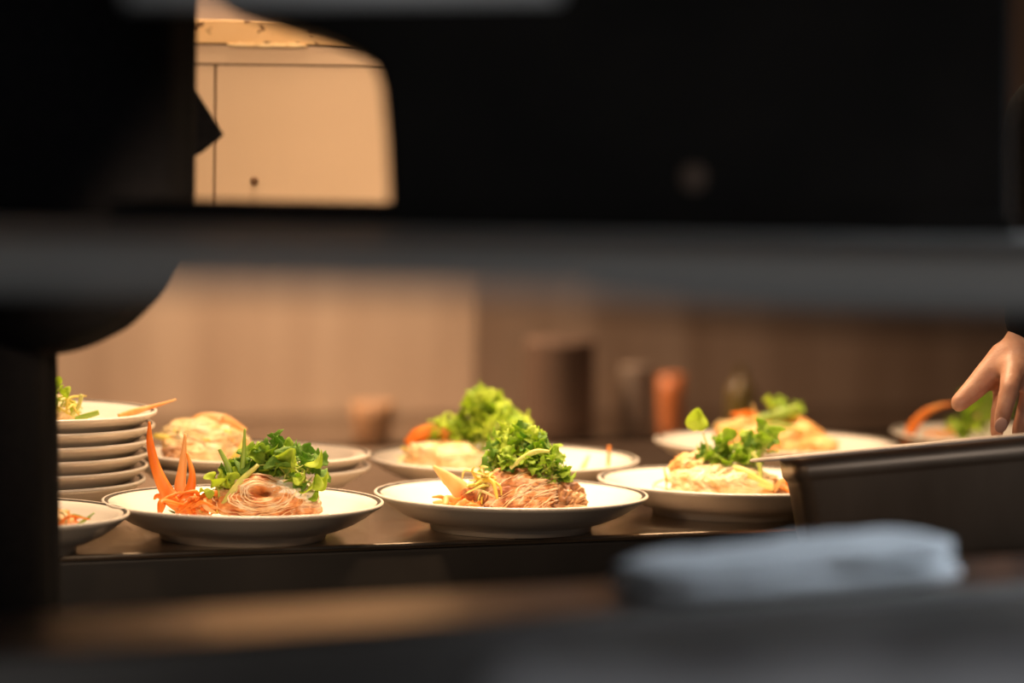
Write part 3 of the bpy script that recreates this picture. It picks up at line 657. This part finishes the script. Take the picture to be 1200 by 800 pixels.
# ------------------------------------------------------------------ people
def blob(name, prims, voxel, mt, parent=None, loc=None, smooth=6):
    """prims: (p0, r0, p1, r1) tapered capsules fused into one continuous skin"""
    bm = bmesh.new()
    for p0, r0, p1, r1 in prims:
        L = (p1 - p0).length; n = max(2, int(L / (min(r0, r1) * .35)) + 1) if L > 1e-6 else 1
        if L > 1e-6:
            t = (p1 - p0).normalized(); pts, rad = [], []
            for k in range(5):
                q = k / 5; pts.append(p0 - t * r0 * math.cos(q * math.pi / 2)); rad.append(max(r0 * math.sin(q * math.pi / 2), r0 * .05))
            pts.append(p0); rad.append(r0); pts.append(p1); rad.append(r1)
            for k in range(1, 6):
                q = k / 5; pts.append(p1 + t * r1 * math.sin(q * math.pi / 2)); rad.append(max(r1 * math.cos(q * math.pi / 2), r1 * .05))
            add_tube(bm, pts, rad, 20)
        else:
            r_ = bmesh.ops.create_icosphere(bm, subdivisions=3, radius=r0)
            for q in r_['verts']: q.co += p0
    bmesh.ops.recalc_face_normals(bm, faces=bm.faces)
    me = bpy.data.meshes.new(name); bm.to_mesh(me); bm.free()
    tmp = bpy.data.objects.new('tmp', me); C.objects.link(tmp)
    rm = tmp.modifiers.new('r', 'REMESH'); rm.mode = 'VOXEL'; rm.voxel_size = voxel
    sm = tmp.modifiers.new('s', 'SMOOTH'); sm.factor = .5; sm.iterations = smooth
    dg = bpy.context.evaluated_depsgraph_get(); dg.update()
    out = bpy.data.meshes.new_from_object(tmp.evaluated_get(dg)); out.name = name
    bpy.data.objects.remove(tmp)
    out.materials.clear(); out.materials.append(mt)
    for p in out.polygons: p.use_smooth = True
    return link(name, out, parent, loc)
V = Vector
def auto_hand(w, d, side, palm_n):
    """a relaxed hand from the wrist w along d: palm, four unequal bent fingers, a thumb from the palm's side"""
    d = d.normalized(); s = d.cross(palm_n).normalized() * side; c = palm_n.normalized()
    pr = [(w, .025, w + d * .03, .027)]
    for k, (off, ln) in enumerate(((.030, .075), (.010, .084), (-.010, .078), (-.029, .060))):
        a0 = w + d * (.085 - .004 * abs(k - 1)) + s * off
        pr.append((w + d * .02 + s * off * .6, .017, a0, .0115))
        a1 = a0 + (d * .9 + c * .3).normalized() * ln * .45; a2 = a1 + (d * .6 + c * .7).normalized() * ln * .32; a3 = a2 + (d * .35 + c * .9).normalized() * ln * .23
        pr += [(a0, .0105, a1, .0095), (a1, .0095, a2, .0085), (a2, .0085, a3, .0075)]
    t0 = w + d * .025 + s * .024; t1 = t0 + (d * .6 + s * .7 + c * .2).normalized() * .042; t2 = t1 + (d * .85 + s * .4 + c * .2).normalized() * .032; t3 = t2 + d * .024
    pr += [(t0, .016, t1, .0115), (t1, .0115, t2, .010), (t2, .010, t3, .0082)]
    return pr
def head_prims(n, h, f):
    """n: base of neck, h: head centre, f: facing"""
    s = V((-f.y, f.x, 0))
    pr = [(n, .056, h - V((0, 0, .07)), .054), (h + V((0, 0, .035)) - f * .02, .078, h + V((0, 0, .035)) + f * .022, .073), (h + f * .035 - V((0, 0, .03)), .060, h + f * .05 - V((0, 0, .085)), .034),
          (h + f * .088 + V((0, 0, .018)), .009, h + f * .101 - V((0, 0, .022)), .011), (h + f * .082 - V((0, 0, .058)) + s * .018, .009, h + f * .082 - V((0, 0, .058)) - s * .018, .009)]
    for k in (-1, 1):
        pr.append((h + s * k * .076 + V((0, 0, .012)), .014, h + s * k * .074 - V((0, 0, .025)), .010))
        pr.append((h + f * .083 + s * k * .014 + V((0, 0, .030)), .009, h + f * .074 + s * k * .046 + V((0, 0, .028)), .009))
    return pr
def figure(J, f, label, body_voxel, hands, jacket_extra=(), trousers_extra=(), sleeve=1.0):
    s = V((-f.y, f.x, 0)); base = V((J['pelvis'].x, J['pelvis'].y, 0))
    pr = head_prims(J['neck'], J['head'], f)
    pr += [(J['pelvis'] + s * .045, .096, J['pelvis'] - s * .055, .096), (J['pelvis'], .098, J['waist'], .095), (J['waist'] + s * .04, .092, J['chest'] + s * .07, .102), (J['waist'] - s * .04, .092, J['chest'] - s * .07, .102), (J['chest'], .10, J['neck'], .062)]
    for k in 'lr':
        pr += [(J['sh' + k], .058, J['el' + k], .043), (J['el' + k], .043, J['wr' + k], .026), (J['chest'] + V((0, 0, .06)), .075, J['sh' + k], .058),
               (J['hip' + k], .084, J['kn' + k], .056), (J['kn' + k], .056, J['an' + k], .038), (J['an' + k] - V((0, 0, .03)), .036, J['an' + k] + f * .14 - V((0, 0, .045)), .026)]
    pr += hands
    body = blob('person', [(a - base, ra, b - base, rb) for a, ra, b, rb in pr], body_voxel, M['skin'], None, base)
    tag(body, label, 'person')
    def wear(name, prims, voxel, mt, smooth=4):
        return blob(name, [(a - base, ra, b - base, rb) for a, ra, b, rb in prims], voxel, mt, body, None, smooth)
    jk = [(J['waist'] + s * .05 + V((0, 0, .03)), .118, J['waist'] - s * .05 + V((0, 0, .03)), .118),
          (J['waist'] + s * .05, .118, J['chest'] + s * .07, .12), (J['waist'] - s * .05, .118, J['chest'] - s * .07, .12), (J['chest'], .115, J['neck'] - V((0, 0, .03)), .078)]
    for k in 'lr':
        e = J['el' + k]; w = e + (J['wr' + k] - e) * .93
        jk += [(J['chest'] + V((0, 0, .06)), .09, J['sh' + k], .072), (J['sh' + k], .072, e, .058 * sleeve), (e, .058 * sleeve, w, .040 * sleeve)]
    wear('jacket', jk + list(jacket_extra), .009, M['cloth_black'])
    ts = [(J['pelvis'], .114, J['waist'] - V((0, 0, .04)), .108), (J['pelvis'] + s * .05, .112, J['pelvis'] - s * .06, .112)]
    for k in 'lr': ts += [(J['hip' + k], .100, J['kn' + k], .072), (J['kn' + k], .072, J['an' + k], .058)]
    wear('trousers', ts + list(trousers_extra), .010, M['cloth_black'])
    for k in 'lr': wear('shoe', [(J['an' + k] - V((0, 0, .036)) - f * .03, .046, J['an' + k] + f * .15 - V((0, 0, .050)), .035), (J['an' + k], .05, J['an' + k] - V((0, 0, .04)), .046)], .008, M['shoe'])
    h = J['head']; wear('hair', [(h + V((0, 0, .050)) - f * .03, .083, h + V((0, 0, .058)) + f * .012, .077), (h - f * .06, .055, h - f * .055 - V((0, 0, .05)), .04)], .007, M['hair'])
    for k in (-1, 1):
        bm = bmesh.new(); bmesh.ops.create_uvsphere(bm, u_segments=20, v_segments=12, radius=.0118)
        for fc in bm.faces: fc.material_index = 1 if fc.calc_center_median().normalized().dot(f) > .90 else 0
        finish(bm, 'eye', [M['china'], M['hair']], body, h + f * .0745 + s * k * .030 + V((0, 0, .016)) - base)
    return body, base
# left figure: side-on, in black, standing in the aisle, facing right
f1 = V((1, 0, 0)); dl = 2.24
tx = P(45, 234, dl).x; ty = P(45, 234, dl).y
legx = P(57, 430, dl).x; hx = legx - .125
J1 = {'pelvis': V((hx, ty, .93)), 'waist': V((hx + .015, ty, 1.19)), 'chest': V((tx - .03, ty, 1.30)), 'neck': V((tx - .03, ty, 1.46)), 'head': V((tx + .0, ty, 1.63)),
      'shl': V((tx - .06, ty + .16, 1.40)), 'ell': V((tx - .26, ty + .12, 1.20)), 'wrl': V((tx - .34, ty + .02, 1.02)),
      'shr': V((tx - .06, ty - .15, 1.40)), 'elr': V((tx - .24, ty - .14, 1.20)), 'wrr': V((tx - .30, ty - .13, .97)),
      'hipl': V((hx, ty + .065, .88)), 'knl': V((hx + .02, ty + .065, .48)), 'anl': V((hx - .02, ty + .065, .085)),
      'hipr': V((hx, ty - .075, .88)), 'knr': V((hx + .02, ty - .075, .48)), 'anr': V((hx - .02, ty - .075, .085))}
h1 = auto_hand(J1['wrl'], V((.1, 0, -1)), -1, V((0, -1, 0))) + auto_hand(J1['wrr'], V((.1, 0, -1)), 1, V((0, 1, 0)))
bot_c = P(45, 234, dl)
belly = [(bot_c, .124, bot_c + V((0, 0, .30)), .124), (bot_c + V((0, -.05, .0)), .118, bot_c + V((0, -.05, .28)), .118), (bot_c + V((0, .05, 0)), .118, bot_c + V((0, .05, .28)), .118)]
ap = [(V((legx - .088, ty - .03, 1.12)), .088, V((legx - .078, ty - .03, .62)), .090), (V((legx - .088, ty + .05, 1.12)), .085, V((legx - .078, ty + .05, .62)), .087)]
body1, base1 = figure(J1, f1, 'dark figure in black clothes standing side-on at the left, cut by the frame', .007, h1, belly, ap)
# pointed corner of the folded jacket flap
bm = bmesh.new()
dl += .10
tri = [P(200, 85, dl), P(222, 92, dl), P(235, 115, dl), P(249, 137, dl), P(262, 158, dl), P(250, 168, dl), P(236, 179, dl), P(215, 190, dl), P(200, 190, dl)]
add_prism(bm, [q - base1 for q in tri], V((0, -.004, 0)), V((0, .004, 0)))
finish(bm, 'jacket_flap', M['cloth_black'], body1, smooth=False, bevel=.001)

# right figure: facing left, left hand reaching over the pan
f2 = V((-1, 0, 0)); dh = 2.66
W = P(1224, 388, 2.69); EL = P(1248, 150, 2.62); EL.z = min(EL.z, 1.34)
J2 = {'pelvis': V((1.06, 2.76, .93)), 'waist': V((1.03, 2.76, 1.08)), 'chest': V((.95, 2.76, 1.29)), 'neck': V((.90, 2.76, 1.45)), 'head': V((.85, 2.75, 1.61)),
      'shl': V((.86, 2.56, 1.405)), 'ell': EL, 'wrl': W, 'shr': V((.92, 2.95, 1.39)), 'elr': V((1.0, 3.0, 1.11)), 'wrr': V((.80, 2.93, 1.02)),
      'hipl': V((1.06, 2.66, .88)), 'knl': V((1.02, 2.65, .48)), 'anl': V((1.06, 2.65, .085)), 'hipr': V((1.06, 2.86, .88)), 'knr': V((1.03, 2.86, .48)), 'anr': V((1.08, 2.86, .085))}
def F(pts, rs): return [(pts[i], rs[i], pts[i + 1], rs[i + 1]) for i in range(len(pts) - 1)]
hand = []
K = P(1196, 420, 2.68)
hand += F([W, P(1206, 408, 2.685), K], [.026, .026, .022])
hand += F([K, P(1186, 432, 2.665)], [.022, .014]) + F([K, P(1200, 440, 2.665)], [.022, .014]) + F([K, P(1216, 440, 2.68)], [.022, .015]) + F([W, P(1224, 440, 2.70)], [.024, .014])
# thumb: out to the left from the side of the palm
hand += F([P(1200, 412, 2.69), P(1178, 420, 2.685), P(1163, 433, 2.68), P(1142, 455, 2.672), P(1124, 472, 2.665)], [.018, .0170, .0136, .0112, .0090])
hand += F([P(1178, 422, 2.683), P(1186, 434, 2.67)], [.014, .012])
# index, middle, ring, little: down into the pan, bent at the knuckles
hand += F([P(1188, 434, 2.660), P(1183, 455, 2.636), P(1177, 480, 2.630), P(1173, 499, 2.636)], [.0125, .0098, .0086, .0070])
hand += F([P(1184, 438, 2.690), P(1176, 458, 2.684), P(1171, 482, 2.672), P(1168, 506, 2.668)], [.0115, .0095, .0085, .0072])
hand += F([P(1212, 442, 2.675), P(1206, 466, 2.655), P(1199, 490, 2.648), P(1193, 506, 2.650)], [.0115, .0095, .0084, .0070])
hand += F([P(1226, 446, 2.690), P(1222, 466, 2.672), P(1216, 486, 2.664), P(1210, 500, 2.664)], [.0105, .0085, .0075, .0064])
h2 = hand + auto_hand(J2['wrr'], V((-1, 0, -.3)), 1, V((0, -1, -.2)))
body2, base2 = figure(J2, f2, 'person in black sleeves at right, bare hand reaching into the steel pan', .0034, h2, sleeve=1.0)
def nail(px, py, d, dr, w=.0060, h=.0078):
    bm = bmesh.new(); bmesh.ops.create_uvsphere(bm, u_segments=16, v_segments=10, radius=1)
    c = P(px, py, d); t = dr.normalized(); n = (-FW - t * (-FW).dot(t)).normalized(); s = t.cross(n)
    mm = Matrix((s * w, t * h, n * .0016)).transposed()
    for q in bm.verts: q.co = mm @ q.co
    finish(bm, 'nail', M['nail'], body2, c - base2)
nail(1173, 498, 2.628, P(1173, 499, 2.636) - P(1177, 480, 2.630))

# ------------------------------------------------------------------ the pass shelf in front, and what stands on it
ZS = P(600, 266, 1.75).z
sh = empty('pass_shelf', (0, 1.5, 0), 'blurred grey steel pass shelf crossing the whole view', 'shelf')
xl, xr = -.50, .335
bm = bmesh.new(); add_box(bm, xl, xr, -.40, .425, ZS - .0135, ZS); finish(bm, 'board', M['shelf'], sh, smooth=False, bevel=.004, seg=3)
for sx_ in (xl + .02, xr - .02):
    for sy_ in ((-.37, .38) if sx_ < 0 else (-.37, -.06)): box('post', (sx_ - .015, sx_ + .015, sy_ - .015, sy_ + .015, 0, ZS - .0135), M['black'], sh)
# dark bar slung under the right half of the shelf
bm = bmesh.new()
q0 = [P(690, 350, 1.12), P(800, 366, 1.12), P(960, 378, 1.12), P(1196, 384, 1.12), P(1230, 384, 1.12), P(1230, 335, 1.12), P(690, 335, 1.12)]
zmax = ZS - .0137
q0 = [V((p.x, p.y, min(p.z, zmax))) for p in q0]; q0[-2].z = q0[-1].z = zmax; q0[0].z = zmax - .003
add_prism(bm, [p - V((0, 1.5, 0)) for p in q0], V((0, 0, 0)), V((0, .05, 0)))
finish(bm, 'under_bar', M['black'], sh, smooth=False, bevel=.002)

# black equipment housing on the shelf (right), rounded shoulder at its upper left, low plinth running left
DQ = 1.75
eq = empty('equipment_housing', P(800, 266, DQ), 'large black equipment housing with sloping shoulder on the pass shelf', 'equipment')
eo = eq.location.copy()
prof = [(456, 262), (455, 220), (452, 160), (447, 105), (441, 82), (430, 68), (405, 54), (370, 40), (330, 27), (290, 15), (262, 6), (235, -6), (235, -70), (1187, -70), (1187, 262)]
bm = bmesh.new(); add_prism(bm, [P(x, y, DQ) - eo for x, y in prof], V((0, 0, 0)), V((0, .17, 0)))
finish(bm, 'casing', M['black'], eq, smooth=False, bevel=.006, seg=3)
pz = P(345, 239, DQ).z - eo.z
bm = bmesh.new(); add_box(bm, P(130, 250, DQ).x - eo.x, P(1190, 250, DQ).x - eo.x, -.012, .18, ZS + .0004 - eo.z, pz); finish(bm, 'plinth', M['black'], eq, smooth=False, bevel=.003)
bm = bmesh.new(); bmesh.ops.create_uvsphere(bm, u_segments=20, v_segments=10, radius=.009)
for q in bm.verts: q.co.y *= .5
finish(bm, 'knob', M['brownglass'], eq, P(812, 208, DQ) - eo + V((0, -.002, 0)))
# steel bar above, along the top edge of the view
br = empty('gantry_rail', P(400, -14, 1.35), 'pale steel rail along the top edge of the view', 'rail')
bo = br.location.copy()
bm = bmesh.new(); p0_, p1_ = P(150, -11, 1.35) - bo, P(655, -18, 1.35) - bo
add_tube(bm, [p0_, p1_], .0068, 20); finish(bm, 'bar', M['pale_metal'], br)
for q in (.12, .9):
    t = p0_ + (p1_ - p0_) * q; bm = bmesh.new(); add_tube(bm, [t, V((t.x, t.y, 2.6 - bo.z))], .005, 12); finish(bm, 'drop_rod', M['steel'], br)

# ------------------------------------------------------------------ the near steel ledge with cloth and tongs
ZL = 1.0
l0, l1 = G(160, 716, ZL), G(620, 687, ZL)
lu = (l1 - l0).normalized(); lyaw = math.atan2(lu.y, lu.x); lv = V((-lu.y, lu.x, 0))
ld = empty('near_ledge', (l0.x, l0.y, 0), 'polished steel ledge reflecting the warm light, near the bottom of the view', 'ledge', rz=lyaw)
box('ledge_top', (-.45, .75, -.105, 0, ZL - .004, ZL), M['rail_steel'], ld, .002)
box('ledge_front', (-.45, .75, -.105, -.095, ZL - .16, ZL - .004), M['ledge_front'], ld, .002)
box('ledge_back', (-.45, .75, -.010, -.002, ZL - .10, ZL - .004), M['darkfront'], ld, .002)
for q in (-.42, .70):
    box('post', (q, q + .03, -.07, -.035, 0, ZL - .004), M['black'], ld)
def cloth_pile(name, c, yaw, sx_, sy_, sz_, layers, mt, label, seed, slope=0.0, cat='cloth'):
    root = empty(name, c, label, cat, rz=yaw); rg = random.Random(seed)
    for k in range(layers):
        bm = bmesh.new(); bmesh.ops.create_cube(bm, size=2); bmesh.ops.subdivide_edges(bm, edges=bm.edges, cuts=22, use_grid_fill=True)
        h = sz_ / layers; off = V((seed, k * 3.3, 1.1))
        for q in bm.verts:
            d = q.co.copy(); e = 5.0
            m_ = (abs(d.x) ** e + abs(d.y) ** e + abs(d.z) ** 3) ** (1 / e); d = d / max(m_, 1e-6) if m_ > 1 else d
            x, y, z = d.x * sx_ / 2 * (1 - .03 * k), d.y * sy_ / 2 * (1 - .05 * k), d.z * h / 2
            z += h / 2 + k * h * .97
            z *= 1 + slope * (x / (sx_ / 2))
            w = min(1, z / h)
            z += w * h * (.22 * noise.noise(V((x * 22, y * 22, 0)) + off) + .12 * noise.noise(V((x * 60, y * 60, 0)) + off))
            x += w * .006 * noise.noise(V((y * 30, z * 60, 4)) + off); y += w * .005 * noise.noise(V((x * 30, z * 60, 9)) + off)
            q.co = (x, y, max(z, 0))
        finish(bm, 'fold', mt, root)
    return root
tc = G(982, 700, ZL); a_ = (tc - l0).dot(lu); tc = l0 + lu * a_ - lv * .055; tc.z = ZL + .0005
cloth_pile('folded_cloth', tc, lyaw, .225, .085, .0235, 2, M['towel'], 'folded pale blue grey kitchen cloth on the near ledge', 3, slope=.22)
# tongs on the ledge at left
tp = empty('steel_tongs', G(90, 735, ZL) + V((0, 0, .0006)), 'blurred pair of pale steel tongs lying on the near ledge at left', 'tongs')
to = tp.location.copy()
for pts in ([(70, 742), (110, 728), (160, 722), (228, 718)], [(70, 742), (120, 748), (180, 738), (242, 740)]):
    w3 = [G(x, y, ZL + .006) for x, y in pts]
    o = ribbon('arm', w3, [.006, .006, .005, .009], .0016, M['steel'], wdir=V((0, 0, 1)), n=8)
    o.parent = tp; o.location = o.location - to
# grey linen pile nearest the camera
ZN = .99
nb = empty('near_counter', (.05, .90, 0), 'dark counter nearest the camera under the grey linen', 'counter', rz=0)
box('top', (-.55, .60, -.20, .17, ZN - .02, ZN), M['darkfront'], nb, .003)
for q in (-.52, .55):
    for q2 in (-.18, .12): box('leg', (q, q + .03, q2, q2 + .03, 0, ZN - .02), M['black'], nb)
nc = P(960, 778, 1.0)
cloth_pile('linen_pile', V((nc.x, nc.y, ZN + .0005)), R(7), .27, .11, P(960, 752, 1.0).z - ZN, 3, M['linen'], 'pile of folded dark grey linen at the bottom right of the view', 8, slope=.05)
nc2 = P(430, 800, 1.12)

# ------------------------------------------------------------------ light
def area(name, loc, target, size, power, col, shape='DISK', spread=180):
    l = bpy.data.lights.new(name, 'AREA'); l.shape = shape; l.size = size; l.energy = power; l.color = col; l.spread = R(spread)
    o = bpy.data.objects.new(name, l); C.objects.link(o); o.location = loc
    o.rotation_euler = (Vector(target) - Vector(loc)).to_track_quat('-Z', 'Y').to_euler(); return o
WARM = (1.0, .68, .40)
area('heat_lamp', (-.22, 2.94, 2.05), (-.22, 2.84, .9), .2, 5.0, WARM, spread=88)
area('heat_lamp', (.08, 3.14, 2.05), (.06, 2.98, .9), .2, 5.0, WARM, spread=88)
area('heat_lamp', (.42, 3.34, 2.05), (.36, 3.18, .9), .2, 4.5, WARM, spread=88)
area('warm_fill', (-.50, 2.45, 2.1), (-.22, 3.0, 1.25), .2, 1.05, (1.0, .62, .36), spread=70)  # added warm light for the cabinet face, no fixture visible
area('warm_fill', (.12, 2.30, 1.95), (.06, 2.85, .92), .2, 1.6, (1.0, .66, .40), spread=64)  # added fill for the food fronts and shaded plate sides
area('wall_wash', (-.70, 4.5, 2.2), (-.28, 5.25, .95), .3, 13, (1.0, .66, .42), spread=84)  # invented wash that brightens the left of the back wall
area('wall_wash', (.55, 5.0, 2.2), (.5, 5.75, .95), .3, 1.2, (1.0, .60, .38), spread=90)  # weaker added wash for the right part of that wall
area('shelf_fill', (-.18, 1.96, 1.185), (-.16, 2.8, .93), .10, .55, (1.0, .72, .48), spread=105)  # made-up fill hidden by the shelf, lifts the plates' dark outer walls
area('front_fill', (.9, -1.3, 1.45), (.45, 1.6, 1.1), 1.0, 13, (.97, .98, 1.0))  # unseen cool fill from the camera side, added for shelf, ledge and linen
area('cloth_fill', (1.15, 1.98, 1.62), (.22, 1.80, 1.03), .3, .5, (.78, .89, 1.0), spread=30)  # narrow cool beam added to brighten the folded cloth
w = bpy.data.worlds.new('world'); scene.world = w; w.use_nodes = True
w.node_tree.nodes['Background'].inputs['Color'].default_value = (.010, .009, .009, 1)
w.node_tree.nodes['Background'].inputs['Strength'].default_value = .5
scene.view_settings.view_transform = 'Standard'; scene.view_settings.look = 'None'
scene.view_settings.gamma = 1; scene.view_settings.use_curve_mapping = False
scene.view_settings.exposure = 0.0
scene.cycles.use_denoising = True
try: scene.cycles.denoiser = 'OPENIMAGEDENOISE'
except Exception: pass
scene.cycles.max_bounces = 8
